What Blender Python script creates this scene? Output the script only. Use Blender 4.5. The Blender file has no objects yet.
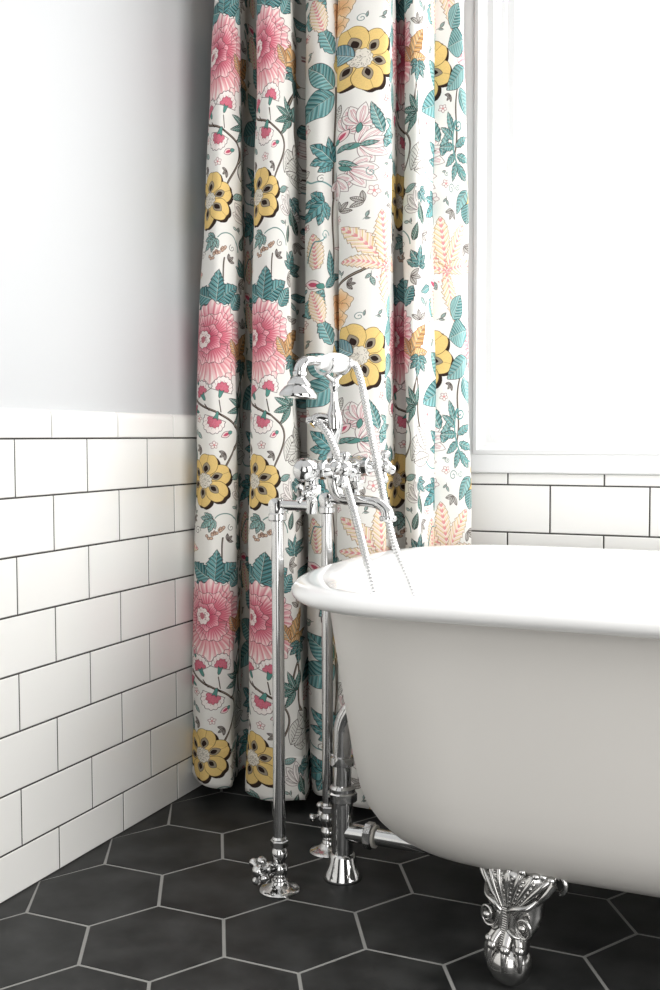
import bpy, bmesh, math, random
import numpy as np
from mathutils import Vector, Matrix

# ------------------------------------------------------------------ camera, world, lights, exposure
SC = bpy.context.scene
COL = SC.collection
YAW, PITCH, ROLL, FPX = 0.415789, 0.055224, -0.0028676, 1056.6
CAM = Vector((1.25331, -2.26565, 0.81191))
fw = Vector((-math.sin(YAW) * math.cos(PITCH), math.cos(YAW) * math.cos(PITCH), -math.sin(PITCH)))
rt = Vector((math.cos(YAW), math.sin(YAW), 0))
up = rt.cross(fw)
rt, up = rt * math.cos(ROLL) + up * math.sin(ROLL), up * math.cos(ROLL) - rt * math.sin(ROLL)
cd = bpy.data.cameras.new('camera')
cd.sensor_fit = 'HORIZONTAL'; cd.sensor_width = 24.0; cd.lens = FPX / 660 * 24.0
cd.clip_start = 0.02
cam = bpy.data.objects.new('camera', cd); COL.objects.link(cam)
cam.matrix_world = Matrix(((rt.x, up.x, -fw.x, CAM.x), (rt.y, up.y, -fw.y, CAM.y), (rt.z, up.z, -fw.z, CAM.z), (0, 0, 0, 1)))
SC.camera = cam

w = bpy.data.worlds.new('world'); SC.world = w; w.use_nodes = True
wt = w.node_tree; bg = wt.nodes['Background']
# pale ceiling above, dark floor below, bright and dark bands invented to streak chrome
def wmath(op, a, b_=None, clamp=False):
    n = wt.nodes.new('ShaderNodeMath'); n.operation = op; n.use_clamp = clamp
    for i, v in enumerate((a, b_)):
        if v is None: continue
        if isinstance(v, (int, float)): n.inputs[i].default_value = v
        else: wt.links.new(v, n.inputs[i])
    return n.outputs[0]
wtc = wt.nodes.new('ShaderNodeTexCoord'); wsx = wt.nodes.new('ShaderNodeSeparateXYZ'); wt.links.new(wtc.outputs['Generated'], wsx.inputs[0])
az = wmath('ADD', wmath('DIVIDE', wmath('ARCTAN2', wsx.outputs['Y'], wsx.outputs['X']), 2 * math.pi), .5)
wr = wt.nodes.new('ShaderNodeValToRGB'); wt.links.new(az, wr.inputs['Fac'])
def lvl(v): return (v, v * .99, v * .97, 1)
E_ = wr.color_ramp.elements
stops = [(0.0, .30), (.10, .30), (.115, .95), (.165, .95), (.18, .03), (.25, .03), (.262, .85), (.325, .85), (.337, .03), (.40, .03), (.412, .6), (.45, .6), (.46, .04), (.52, .04), (.54, .5), (1.0, .5)]
E_[0].position, E_[0].color = stops[0][0], lvl(stops[0][1]); E_[1].position, E_[1].color = stops[-1][0], lvl(stops[-1][1])
for p_, v_ in stops[1:-1]: e = E_.new(p_); e.color = lvl(v_)
upf = wmath('MULTIPLY', wmath('SUBTRACT', wsx.outputs['Z'], .42), 6.0, True)
dnf = wmath('MULTIPLY', wmath('SUBTRACT', -.16, wsx.outputs['Z']), 12.0, True)
m1 = wt.nodes.new('ShaderNodeMix'); m1.data_type = 'RGBA'
wt.links.new(upf, m1.inputs['Factor']); wt.links.new(wr.outputs['Color'], [i for i in m1.inputs if i.name == 'A' and i.type == 'RGBA'][0])
[i for i in m1.inputs if i.name == 'B' and i.type == 'RGBA'][0].default_value = (.62, .62, .615, 1)
m2 = wt.nodes.new('ShaderNodeMix'); m2.data_type = 'RGBA'; wt.links.new(dnf, m2.inputs['Factor'])
wt.links.new([o for o in m1.outputs if o.type == 'RGBA'][0], [i for i in m2.inputs if i.name == 'A' and i.type == 'RGBA'][0])
[i for i in m2.inputs if i.name == 'B' and i.type == 'RGBA'][0].default_value = (.06, .06, .06, 1)
wt.links.new([o for o in m2.outputs if o.type == 'RGBA'][0], bg.inputs['Color'])
bg.inputs['Strength'].default_value = 1.0

def area(name, loc, target, sx, sy, power, color=(1, 1, 1)):
    l = bpy.data.lights.new(name, 'AREA'); l.shape = 'RECTANGLE'; l.size = sx; l.size_y = sy
    l.energy = power; l.color = color
    o = bpy.data.objects.new(name, l); COL.objects.link(o); o.location = loc
    o.rotation_euler = (Vector(target) - Vector(loc)).to_track_quat('-Z', 'Y').to_euler()
    return o
area('side_fill', (2.9, -1.35, 1.2), (0.1, -0.7, 0.45), 1.6, 1.9, 42, (1.0, 0.985, 0.965))  # added lamp to brighten the left wall, no window modelled there
area('front_fill', (1.7, -3.3, .95), (.9, -.6, .4), 1.1, 1.7, 8.5, (1.0, .985, .96))  # added low fill behind the camera for the tub side and feet
PANE_GLOW = 3.8

vs = SC.view_settings
vs.view_transform = 'Standard'; vs.look = 'None'; vs.gamma = 1.0; vs.use_curve_mapping = False
vs.exposure = 0.56

# ------------------------------------------------------------------ materials
def mat(name, color=(.8, .8, .8), rough=.5, metal=0.0, coat=0.0, spec=.5):
    m = bpy.data.materials.new(name); m.use_nodes = True
    b = m.node_tree.nodes['Principled BSDF']
    b.inputs['Base Color'].default_value = (*color, 1); b.inputs['Roughness'].default_value = rough
    b.inputs['Metallic'].default_value = metal; b.inputs['Coat Weight'].default_value = coat
    b.inputs['Specular IOR Level'].default_value = spec
    return m, m.node_tree, b
def noise_bump(nt, b, scale, strength, dist=.002, detail=3.0):
    tc = nt.nodes.new('ShaderNodeTexCoord'); n = nt.nodes.new('ShaderNodeTexNoise'); bp = nt.nodes.new('ShaderNodeBump')
    n.inputs['Scale'].default_value = scale; n.inputs['Detail'].default_value = detail
    bp.inputs['Strength'].default_value = strength; bp.inputs['Distance'].default_value = dist
    nt.links.new(tc.outputs['Object'], n.inputs['Vector']); nt.links.new(n.outputs['Fac'], bp.inputs['Height'])
    nt.links.new(bp.outputs['Normal'], b.inputs['Normal'])
    return tc, n
def noise_color(nt, b, tc, scale, c0, c1, lo=.35, hi=.65, detail=5.0, rough=None):
    n = nt.nodes.new('ShaderNodeTexNoise'); r = nt.nodes.new('ShaderNodeValToRGB')
    n.inputs['Scale'].default_value = scale; n.inputs['Detail'].default_value = detail
    r.color_ramp.elements[0].position = lo; r.color_ramp.elements[1].position = hi
    r.color_ramp.elements[0].color = (*c0, 1); r.color_ramp.elements[1].color = (*c1, 1)
    nt.links.new(tc.outputs['Object'], n.inputs['Vector']); nt.links.new(n.outputs['Fac'], r.inputs['Fac'])
    nt.links.new(r.outputs['Color'], b.inputs['Base Color'])
    if rough:
        mr = nt.nodes.new('ShaderNodeMapRange'); mr.inputs['To Min'].default_value = rough[0]; mr.inputs['To Max'].default_value = rough[1]
        nt.links.new(n.outputs['Fac'], mr.inputs['Value']); nt.links.new(mr.outputs['Result'], b.inputs['Roughness'])
def rough_noise(nt, b, scale, lo, hi):
    tc = nt.nodes.new('ShaderNodeTexCoord'); n = nt.nodes.new('ShaderNodeTexNoise'); mr = nt.nodes.new('ShaderNodeMapRange')
    n.inputs['Scale'].default_value = scale; mr.inputs['To Min'].default_value = lo; mr.inputs['To Max'].default_value = hi
    nt.links.new(tc.outputs['Object'], n.inputs['Vector']); nt.links.new(n.outputs['Fac'], mr.inputs['Value']); nt.links.new(mr.outputs['Result'], b.inputs['Roughness'])
M = {}
M['paint'], nt, b = mat('wall_paint', (.54, .55, .558), .6); noise_bump(nt, b, 180, .08, .0008)
M['tile'], nt, b = mat('white_ceramic', (.86, .855, .83), .16); noise_bump(nt, b, 14, .10, .002)
M['grout'], nt, b = mat('dark_grout', (.05, .047, .043), .9); noise_bump(nt, b, 300, .3, .001)
M['hex'], nt, b = mat('slate_tile', (.04, .04, .04), .5, 0, 0, .38)
tc, _ = noise_bump(nt, b, 60, .12, .001, 6); noise_color(nt, b, tc, 13, (.009, .0097, .0097), (.046, .047, .0465), .36, .76, 10, (.42, .64))
M['fgrout'], nt, b = mat('grey_floor_grout', (.31, .308, .295), .9); noise_bump(nt, b, 300, .3, .001)
M['white'], nt, b = mat('white_gloss_paint', (.77, .775, .775), .35); noise_bump(nt, b, 90, .03, .0005)
M['enamel'], nt, b = mat('white_enamel', (.88, .88, .875), .12, 0, .5); noise_bump(nt, b, 5, .02, .004)
M['tubpaint'], nt, b = mat('painted_cast_iron', (.68, .66, .628), .42); noise_bump(nt, b, 70, .07, .0008)
M['chrome'], nt, b = mat('polished_chrome', (.60, .60, .598), .07, 1.0); rough_noise(nt, b, 40, .045, .085)
M['footchrome'], nt, b = mat('cast_chrome', (.58, .575, .565), .16, 1.0); noise_bump(nt, b, 90, .05, .0006)
M['hosechrome'], nt, b = mat('hose_steel', (.60, .60, .595), .2, 1.0); rough_noise(nt, b, 60, .20, .30)
M['porcelain'], nt, b = mat('porcelain_grip', (.88, .88, .87), .12, 0, .5); noise_bump(nt, b, 20, .02, .001)
M['rubber'], nt, b = mat('sealing_washer', (.42, .40, .36), .7); noise_bump(nt, b, 120, .1, .0005)
# daylit frosted pane
m = bpy.data.materials.new('daylit_pane'); m.use_nodes = True; M['pane'] = m; nt = m.node_tree
b = nt.nodes['Principled BSDF']; b.inputs['Base Color'].default_value = (.9, .9, .9, 1); b.inputs['Roughness'].default_value = .25
tc = nt.nodes.new('ShaderNodeTexCoord'); nz = nt.nodes.new('ShaderNodeTexNoise'); nz.inputs['Scale'].default_value = 3
mr = nt.nodes.new('ShaderNodeMapRange'); mr.inputs['To Min'].default_value = PANE_GLOW * .92; mr.inputs['To Max'].default_value = PANE_GLOW * 1.08
nt.links.new(tc.outputs['Object'], nz.inputs['Vector']); nt.links.new(nz.outputs['Fac'], mr.inputs['Value'])
b.inputs['Emission Color'].default_value = (.97, .985, 1, 1); nt.links.new(mr.outputs['Result'], b.inputs['Emission Strength'])

# ------------------------------------------------------------------ mesh helpers
class MB:
    """Collects shapes (world metres) and links them as ONE mesh object."""
    def __init__(s): s.bm = bmesh.new(); s.uv = None; s.mi = 0
    def face(s, vs_):
        try: f = s.bm.faces.new(vs_); f.material_index = s.mi; return f
        except ValueError: return None
    def rings(s, rings, close=True, cap0=True, cap1=True):
        R = [[s.bm.verts.new(p) for p in r] for r in rings]
        n = len(R[0])
        for a, b_ in zip(R, R[1:]):
            for i in range(n if close else n - 1):
                j = (i + 1) % n
                s.face((a[i], a[j], b_[j], b_[i]))
        if cap0: s.face(list(reversed(R[0])))
        if cap1: s.face(R[-1])
        return R
    def lathe(s, prof, origin, axis=(0, 0, 1), seg=32, arcsides=None):
        """prof: [(radius, height along axis)]"""
        a = Vector(axis).normalized(); q = Vector((0, 0, 1)).rotation_difference(a); o = Vector(origin)
        rr = []
        for r, h in prof:
            rr.append([o + q @ Vector((max(r, 1e-5) * math.cos(2 * math.pi * k / seg), max(r, 1e-5) * math.sin(2 * math.pi * k / seg), h)) for k in range(seg)])
        s.rings(rr)
    def ball(s, c, r, seg=24, n=12, scale=(1, 1, 1)):
        rr = []
        for i in range(n + 1):
            t = math.pi * i / n
            rr.append([Vector(c) + Vector((scale[0] * r * max(math.sin(t), 1e-4) * math.cos(2*math.pi*k/seg), scale[1] * r * max(math.sin(t), 1e-4) * math.sin(2*math.pi*k/seg), -scale[2] * r * math.cos(t))) for k in range(seg)])
        s.rings(rr)
    def tube(s, pts, rad, seg=16, flat=None):
        """sweep along pts with a radius or a list of radii"""
        P = [Vector(p) for p in pts]; n = len(P)
        R = rad if isinstance(rad, (list, tuple)) else [rad] * n
        T = []
        for i in range(n):
            t = (P[min(i + 1, n - 1)] - P[max(i - 1, 0)]); T.append(t.normalized())
        u = T[0].orthogonal().normalized(); rr = []
        for i in range(n):
            if i: u = (T[i - 1].rotation_difference(T[i]) @ u)
            u = (u - T[i] * u.dot(T[i])).normalized(); v = T[i].cross(u)
            rr.append([P[i] + (u * math.cos(2*math.pi*k/seg) + v * math.sin(2*math.pi*k/seg)) * R[i] for k in range(seg)])
        s.rings(rr)
    def box(s, x0, x1, y0, y1, z0, z1, bev=0.0):
        if bev <= 0:
            vs_ = [s.bm.verts.new(p) for p in [(x0,y0,z0),(x1,y0,z0),(x1,y1,z0),(x0,y1,z0),(x0,y0,z1),(x1,y0,z1),(x1,y1,z1),(x0,y1,z1)]]
            for f in ((0,3,2,1),(4,5,6,7),(0,1,5,4),(1,2,6,5),(2,3,7,6),(3,0,4,7)): s.face([vs_[i] for i in f])
        else:
            t = bmesh.new(); bmesh.ops.create_cube(t, size=1)
            for v in t.verts: v.co = ((x0+x1)/2 + v.co.x*(x1-x0), (y0+y1)/2 + v.co.y*(y1-y0), (z0+z1)/2 + v.co.z*(z1-z0))
            bmesh.ops.bevel(t, geom=list(t.edges), offset=bev, segments=3, affect='EDGES', profile=.5)
            mp = {v: s.bm.verts.new(v.co) for v in t.verts}
            for f in t.faces: s.face([mp[v] for v in f.verts])
            t.free()
    def prism(s, n, r, origin, axis, h, rot=0.0, ch=.12):
        """chamfered n-gon nut"""
        a = Vector(axis).normalized(); q = Vector((0, 0, 1)).rotation_difference(a); o = Vector(origin)
        rr = [[o + q @ Vector((r * k_ * math.cos(2*math.pi*k/n + rot), r * k_ * math.sin(2*math.pi*k/n + rot), hh)) for k in range(n)]
              for k_, hh in ((1 - ch, 0), (1, h * .14), (1, h * .86), (1 - ch, h))]
        s.rings(rr)
    def build(s, name, m, parent=None, smooth=35, mats=None):
        bmesh.ops.recalc_face_normals(s.bm, faces=s.bm.faces)
        me = bpy.data.meshes.new(name); o = bpy.data.objects.new(name, me); COL.objects.link(o)
        if parent is not None:
            off = world_loc(parent); bmesh.ops.translate(s.bm, verts=s.bm.verts, vec=-off); o.parent = parent
        s.bm.to_mesh(me); s.bm.free()
        for mm in ([m] + (mats or [])): me.materials.append(mm)
        if smooth is not None:
            me.polygons.foreach_set('use_smooth', [True] * len(me.polygons))
            me.set_sharp_from_angle(angle=math.radians(smooth))
        return o
def world_loc(o):
    v = Vector(o.location)
    while o.parent: o = o.parent; v = v + Vector(o.location)
    return v
def tag(o, label=None, cat=None, group=None, kind=None):
    for k, v in (('label', label), ('category', cat), ('group', group), ('kind', kind)):
        if v: o[k] = v
    return o
def thing(name, label, cat, loc, group=None):
    o = bpy.data.objects.new(name, None); COL.objects.link(o); o.location = loc; o.empty_display_size = .05
    return tag(o, label, cat, group)
def smooth_path(pts, n=8):
    """Catmull-Rom through the points"""
    P = [Vector(p) for p in pts]; out = []
    for i in range(len(P) - 1):
        a, b_, c, d = P[max(i-1, 0)], P[i], P[i+1], P[min(i+2, len(P)-1)]
        for k in range(n):
            t = k / n
            out.append(.5 * ((2*b_) + (-a + c)*t + (2*a - 5*b_ + 4*c - d)*t*t + (-a + 3*b_ - 3*c + d)*t**3))
    out.append(P[-1]); return out

# ------------------------------------------------------------------ fabric print (drawn in millimetres of cloth)
def fabric_print():
    """One repeat (440 x 608 mm) of the floral cloth as an RGB array, row 0 at the bottom."""
    PW, PH, S = 440, 608, 2.0
    NX, NY = int(PW * S), int(PH * S)
    img = np.empty((NY, NX, 3), np.float32)
    img[:] = np.array((240, 238, 233)) / 255.0
    rg = np.random.RandomState(7)
    img += rg.normal(0, .006, (NY, NX, 1)).astype(np.float32)
    noise = rg.rand(NY, NX).astype(np.float32)

    def C(*c): return np.array(c, np.float32) / 255.0
    INK, BROWN = C(62, 50, 46), C(66, 52, 44)

    def region(pts, pad=2.0):
        p = np.asarray(pts, float)
        x0, y0 = np.floor((p.min(0) - pad) * S).astype(int)
        x1, y1 = np.ceil((p.max(0) + pad) * S).astype(int)
        X, Y = np.meshgrid(np.arange(x0, x1), np.arange(y0, y1))
        return X, Y, (X + .5) / S, (Y + .5) / S

    def inside(pts, x, y):
        p = np.asarray(pts, float); m = np.zeros(x.shape, bool)
        q = np.roll(p, 1, 0)
        for (ax, ay), (bx, by) in zip(p, q):
            if ay == by: continue
            m ^= ((ay > y) != (by > y)) & (x < (bx - ax) * (y - ay) / (by - ay) + ax)
        return m

    def put(X, Y, m, col, a=1.0):
        yy, xx = Y[m] % NY, X[m] % NX
        c = col[m] if getattr(col, 'ndim', 1) == 3 else col
        al = a[m][:, None] if hasattr(a, 'ndim') and a.ndim == 2 else a
        img[yy, xx] = img[yy, xx] * (1 - al) + c * al

    def fill(pts, col, a=1.0):
        X, Y, x, y = region(pts)
        m = inside(pts, x, y)
        if callable(col): col = col(x, y, noise[Y % NY, X % NX])
        put(X, Y, m, col, a)

    def stroke(pts, w, col=INK, a=1.0, taper=False):
        pts = np.asarray(pts, float)
        if len(pts) < 2: return
        X, Y, x, y = region(pts, w + 1.5)
        d = np.full(x.shape, 1e9)
        n = len(pts) - 1
        for k in range(n):
            (ax, ay), (bx, by) = pts[k], pts[k + 1]
            dx, dy = bx - ax, by - ay; L = dx * dx + dy * dy + 1e-9
            t = np.clip(((x - ax) * dx + (y - ay) * dy) / L, 0, 1)
            r = np.hypot(x - ax - t * dx, y - ay - t * dy)
            if taper: r = r + w * .5 * ((k + t) / n) * .8
            d = np.minimum(d, r)
        al = np.clip((w * .5 - d) * S + .5, 0, 1) * a
        put(X, Y, al > 0, col, al)

    def bez(p0, p1, p2, p3, n=24):
        t = np.linspace(0, 1, n)[:, None]
        p0, p1, p2, p3 = map(lambda p: np.asarray(p, float), (p0, p1, p2, p3))
        return (1-t)**3*p0 + 3*(1-t)**2*t*p1 + 3*(1-t)*t*t*p2 + t**3*p3

    def rotp(p, ang, o):
        c, s = math.cos(ang), math.sin(ang); p = np.asarray(p, float)
        return np.stack([p[:, 0]*c - p[:, 1]*s + o[0], p[:, 0]*s + p[:, 1]*c + o[1]], 1)

    def curl(o, r, a0, turns, w=.9, col=INK):
        t = np.linspace(0, 1, 40); ang = a0 + turns * 2 * math.pi * t; rr = r * (1 - t * .85)
        c = np.stack([o[0] + rr*np.cos(ang), o[1] + rr*np.sin(ang)], 1)
        stroke(c, w, col)

    def leaf(o, L, W_, deg, col=(70, 134, 136), lite=(168, 205, 202), teeth=0, veins=7, ink=INK, lw=.9, bend=0.0, dark=.72):
        a = math.radians(deg)
        t = np.linspace(0, 1, 60)
        prof = W_ * .5 * np.sin(math.pi * t ** .8) ** .85
        if teeth: prof = prof * (1 - .20 * ((t * teeth) % 1.0))
        mid = bend * L * np.sin(math.pi * t)
        up = np.stack([t * L, mid + prof], 1); dn = np.stack([t * L, mid - prof], 1)
        P = rotp(np.concatenate([up, dn[::-1]]), a, o)
        c0, c1 = C(*col), C(*lite)
        ca, sa = math.cos(a), math.sin(a)
        def shade(x, y, nz):
            lx = (x - o[0]) * ca + (y - o[1]) * sa; ly = -(x - o[0]) * sa + (y - o[1]) * ca
            tt = np.clip(lx / L, 0, 1)
            dm = np.abs(ly - bend * L * np.sin(math.pi * tt))
            s = np.sin((lx - dm * .75) / L * 2 * math.pi * veins * 1.0)
            k = np.clip(.28 + .42 * s + .25 * (nz - .5) + .35 * (ly > 0), 0, 1) * .75
            k = k[..., None]
            return (c0 * (dark + (1 - dark) * k)) * (1 - k) + c1 * k
        fill(P, shade)
        stroke(np.concatenate([P, P[:1]]), lw, ink)
        M = rotp(np.stack([t * L, mid], 1), a, o)
        stroke(M, 1.3, C(205, 222, 216))
        stroke(M + .7, .6, ink)
        for k in range(1, veins):
            tv = k / veins * .9; i = int(tv * 59); j = min(59, int((tv + .16) * 59))
            for sgn in (1, -1):
                q = rotp([[t[i]*L, mid[i]], [t[j]*L, mid[j] + sgn * prof[j] * .86]], a, o)
                stroke(q, .7, C(200, 220, 214)); stroke(q + .6, .5, ink, .8)

    def lobed(o, L, deg, col=(70, 134, 136), lite=(168, 205, 202), **k):
        for da, s in ((70, .62), (-70, .62), (38, .82), (-38, .82), (0, 1.0)):
            leaf(o, L * s, L * .42 * (1.1 if da == 0 else .9), deg + da, col, lite, teeth=3, veins=5, **k)

    def scallop(n, depth, rx, ry, o, rot=0.0, arc=(0, 2*math.pi), m=160):
        t = np.linspace(arc[0], arc[1], m)
        r = 1 - depth * np.abs(np.sin(t * n / 2.0 + rot)) ** .7 * -1 - depth
        return np.stack([o[0] + rx * r * np.cos(t), o[1] + ry * r * np.sin(t)], 1)

    def petal(o, L, Wd, deg, base, tip, streak=.5, wav=5, ink=C(110, 58, 64), lw=.75, tipcut=.12):
        a = math.radians(deg); ca, sa = math.cos(a), math.sin(a)
        t = np.linspace(-1, 1, 60)
        ang = t * 1.25
        R = L * (1 - tipcut * .5 + tipcut * .5 * np.cos(t * math.pi * wav)) * (1 - .22 * t * t)
        P = np.stack([R * np.cos(ang * .9) , R * np.sin(ang) * (Wd / L) * .85], 1)
        P = np.concatenate([[[0, 0]], P])
        P = rotp(P, a, o)
        cb, ct = C(*base), C(*tip); ph = rg.rand() * 9
        def shade(x, y, nz):
            lx = (x - o[0]) * ca + (y - o[1]) * sa; ly = -(x - o[0]) * sa + (y - o[1]) * ca
            r = np.hypot(lx, ly) / L; th = np.arctan2(ly, lx)
            s = np.sin(th * 34 + ph + np.sin(r * 7)) * .5 + np.sin(th * 61 + ph * 2) * .3
            k = np.clip((r - .42) * 1.7 + s * streak * .55 + .1 * (nz - .5), 0, 1)[..., None]
            return cb * (1 - k) + ct * k
        fill(P, shade); stroke(np.concatenate([P, P[:1]]), lw, ink)

    PB, PT = (198, 88, 108), (246, 212, 212)
    def peony(o, s=1.0):
        s = s * 1.27
        o = np.array(o, float)
        # skirt of broad lower petals, then rings closing in on the white rosette
        for dx, dy, L, Wd, dg in ((34, -10, 60, 54, -42), (-34, -8, 58, 52, -140), (16, -28, 62, 58, -68), (-16, -28, 62, 58, -112), (0, -30, 60, 60, -90)):
            petal(o + np.array((dx*.5, dy*.5 + 4)) * s, L * s, Wd * s, dg, (224, 146, 154), (253, 240, 235), 1.2, 6)
        for dg in (20, 160, 55, 125, 90, -8, 188):
            petal(o + np.array((0, 10)) * s, 58 * s, 46 * s, dg, (216, 124, 138), (251, 230, 227), 1.1, 5)
        for k, dg in enumerate((-20, 25, 70, 115, 160, 205, -65, 250, 290)):
            petal(o + np.array((8 * math.cos(math.radians(dg)), 4 + 8 * math.sin(math.radians(dg)))) * s, 36 * s, 33 * s, dg, (206, 104, 122), (249, 220, 218), 1.0, 4)
        for dg in range(0, 360, 52):
            petal(o + np.array((-6, 4)) * s, 25 * s, 20 * s, dg + 14, (194, 86, 108), (242, 192, 196), .7, 3)
        c = o + np.array((-12, 4)) * s
        fill(scallop(9, .16, 13 * s, 15 * s, c), C(245, 232, 228)); stroke(scallop(9, .16, 13 * s, 15 * s, c), .7, C(120, 60, 66))
        for k in range(60):
            q = c + rg.normal(0, 4.2, 2) * s; stroke([q, q + rg.normal(0, .9, 2)], .9, C(150, 96, 100))
        fill(scallop(7, .2, 4.5 * s, 6 * s, c), C(196, 120, 130))

    YEL = (238, 206, 134)
    def yellow(o, R=48, n=6, rot=12, sh=(6, -5)):
        R = R * 1.12
        o = np.array(o, float)
        pl = []
        for k in range(n):
            a = rot + k * 360.0 / n
            t = np.linspace(-1, 1, 50); w = R * .355
            ang = t * 2.05
            P = np.stack([R * .60 + R * .40 * np.cos(ang) * (1 - .13 * np.exp(-(t / .14) ** 2)), w * np.sin(ang) * 1.06], 1)
            pl.append(np.concatenate([[[2, 0]], P]))
        for k in range(n):
            fill(rotp(pl[k], math.radians(rot + k * 360.0 / n), o + np.array(sh)), C(54, 42, 36))
        for k in range(n):
            a = math.radians(rot + k * 360.0 / n)
            P = rotp(pl[k], a, o)
            fill(P, lambda x, y, nz: (C(*YEL) * (.93 + .12 * nz[..., None])))
            stroke(np.concatenate([P, P[:1]]), .9, C(110, 80, 46))
            stroke(rotp([[R*.70, 0], [R*.98, 0]], a, o), .6, C(150, 112, 60))
        for k in range(n):
            a = math.radians(rot + k * 360.0 / n)
            D = rotp(leafshape(R*.26, R*.27, R*.42), a, o)
            fill(D, C(160, 148, 130)); stroke(np.concatenate([D, D[:1]]), .7)
            D = rotp(leafshape(R*.32, R*.16, R*.25), a, o); fill(D, C(48, 36, 32))
        Q = scallop(12, .12, R * .29, R * .29, o); fill(Q, C(232, 226, 214)); stroke(Q, .8, C(120, 104, 84))
        for k in range(90):
            r, th = R * .27 * math.sqrt(rg.rand()), rg.rand() * 6.3
            q = o + r * np.array((math.cos(th), math.sin(th))); stroke([q, q + rg.normal(0, .5, 2)], 1.0, C(140, 132, 120))

    def leafshape(x0, w, L):
        t = np.linspace(0, 1, 16); pr = w * .5 * np.sin(math.pi * t) ** .8
        return np.concatenate([np.stack([x0 + t * L, pr], 1), np.stack([x0 + t[::-1] * L, -pr[::-1]], 1)])

    def carnation(o, deg, s=1.0, pink=(205, 88, 112)):
        s = s * 1.22
        a = math.radians(deg); o = np.array(o, float)
        t = np.linspace(-1, 1, 70); ang = t * 1.75
        R = 22 * s * (1 + .10 * np.abs(np.sin(t * 14)) - .12 * np.abs(t))
        P = rotp(np.concatenate([[[0, 0]], np.stack([R * np.cos(ang) + 5 * s, R * np.sin(ang) * .9], 1)]), a, o)
        fill(P, C(248, 240, 236)); stroke(np.concatenate([P, P[:1]]), .9, C(70, 48, 48))
        R = 12 * s * (1 + .22 * np.abs(np.sin(t * 9)))
        P = rotp(np.concatenate([[[2, 0]], np.stack([R * np.cos(ang) + 4 * s, R * np.sin(ang) * .85], 1)]), a, o)
        cp = C(*pink)
        fill(P, lambda x, y, nz: cp * (1 - .45 * nz[..., None]) + C(250, 225, 225) * .45 * nz[..., None])
        stroke(np.concatenate([P, P[:1]]), .7, C(140, 44, 66))
        for k in range(7):
            th = (k - 3) * .32; stroke(rotp([[14*s*math.cos(th), 14*s*math.sin(th)], [21*s*math.cos(th), 19*s*math.sin(th)]], a, o), .5, C(150, 100, 100))
        K = rotp([(4*s, 4.5*s), (-9*s, 2.5*s), (-12*s, 0), (-9*s, -2.5*s), (4*s, -4.5*s), (1*s, 0)], a, o)
        fill(K, C(92, 150, 140)); stroke(np.concatenate([K, K[:1]]), .7)

    def bud(o, deg, s=1.0):
        a = math.radians(deg); o = np.array(o, float)
        P = rotp(leafshape(0, 13*s, 24*s), a, o); fill(P, C(244, 218, 218)); stroke(np.concatenate([P, P[:1]]), .8, C(80, 48, 50))
        P = rotp(leafshape(3*s, 6*s, 16*s), a, o); fill(P, C(205, 92, 116))
        P = rotp(leafshape(-4*s, 8*s, 11*s), a, o); fill(P, C(92, 150, 140)); stroke(np.concatenate([P, P[:1]]), .6)

    def plume(o, L, deg, W_=30, bend=0.0):
        L, W_ = L * 1.16, W_ * 1.15
        a = math.radians(deg)
        t = np.linspace(0, 1, 90); n = 9
        pr = W_ * .5 * np.sin(math.pi * np.clip(t * .93 + .07, 0, 1)) ** .7 * (1 - .26 * (t * n % 1.0))
        mid = bend * L * t * t
        P = rotp(np.concatenate([np.stack([t*L, mid + pr], 1), np.stack([t*L, mid - pr], 1)[::-1]]), a, o)
        ca, sa = math.cos(a), math.sin(a)
        def shade(x, y, nz):
            lx = (x-o[0])*ca + (y-o[1])*sa; ly = -(x-o[0])*sa + (y-o[1])*ca
            tt = np.clip(lx / L, 0, 1.2); d = np.abs(ly - bend * L * tt * tt)
            s = (lx - d * 1.1) / L * n * 1.0
            f = s - np.floor(s)
            col = np.where((f < .36)[..., None], C(231, 205, 160), C(247, 240, 226))
            col = np.where(((f > .5) & (f < .74))[..., None], C(243, 214, 202), col)
            col = np.where(((d < 3.2) & (f < .55))[..., None], C(231, 158, 160), col)
            return col
        fill(P, shade); stroke(np.concatenate([P, P[:1]]), .8, C(150, 118, 84))

    def lilyflower(o, deg, s=1.0, ink=(196, 112, 126)):
        s = s * 1.15
        o = np.array(o, float); k_ = C(*ink)
        for da, L in ((-58, 34), (58, 34), (-28, 42), (28, 42), (0, 46)):
            a = math.radians(deg + da)
            P = rotp(leafshape(2, 19*s, L*s), a, o)
            fill(P, C(243, 238, 234)); stroke(np.concatenate([P, P[:1]]), .8, C(116, 92, 92))
            for v in (-3.2, -1.4, 1.4, 3.2):
                stroke(rotp([[6*s, v*.5*s], [L*.55*s, v*1.3*s], [L*.86*s, v*.7*s]], a, o), .6, k_)
        P = rotp(leafshape(-16*s, 9*s, 22*s), math.radians(deg), o); fill(P, C(96, 150, 142)); stroke(np.concatenate([P, P[:1]]), .7)

    def lineleaf(o, L, W_, deg, dots=True):
        a = math.radians(deg); P = rotp(leafshape(0, W_, L), a, o)
        fill(P, C(224, 222, 216)); stroke(np.concatenate([P, P[:1]]), 1.0)
        stroke(rotp([[0, 0], [L*.95, 0]], a, o), .8)
        for k in range(1, 8):
            for s in (1, -1): stroke(rotp([[L*k/9, 0], [L*(k/9+.1), s*W_*.40*math.sin(math.pi*k/9)]], a, o), .6)

    def branch(p0, p1, p2, p3, w=3.4):
        b = bez(p0, p1, p2, p3); stroke(b, w + 1.2, C(58, 46, 42)); stroke(b + (.5, .4), w * .45, C(150, 138, 124))

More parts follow.
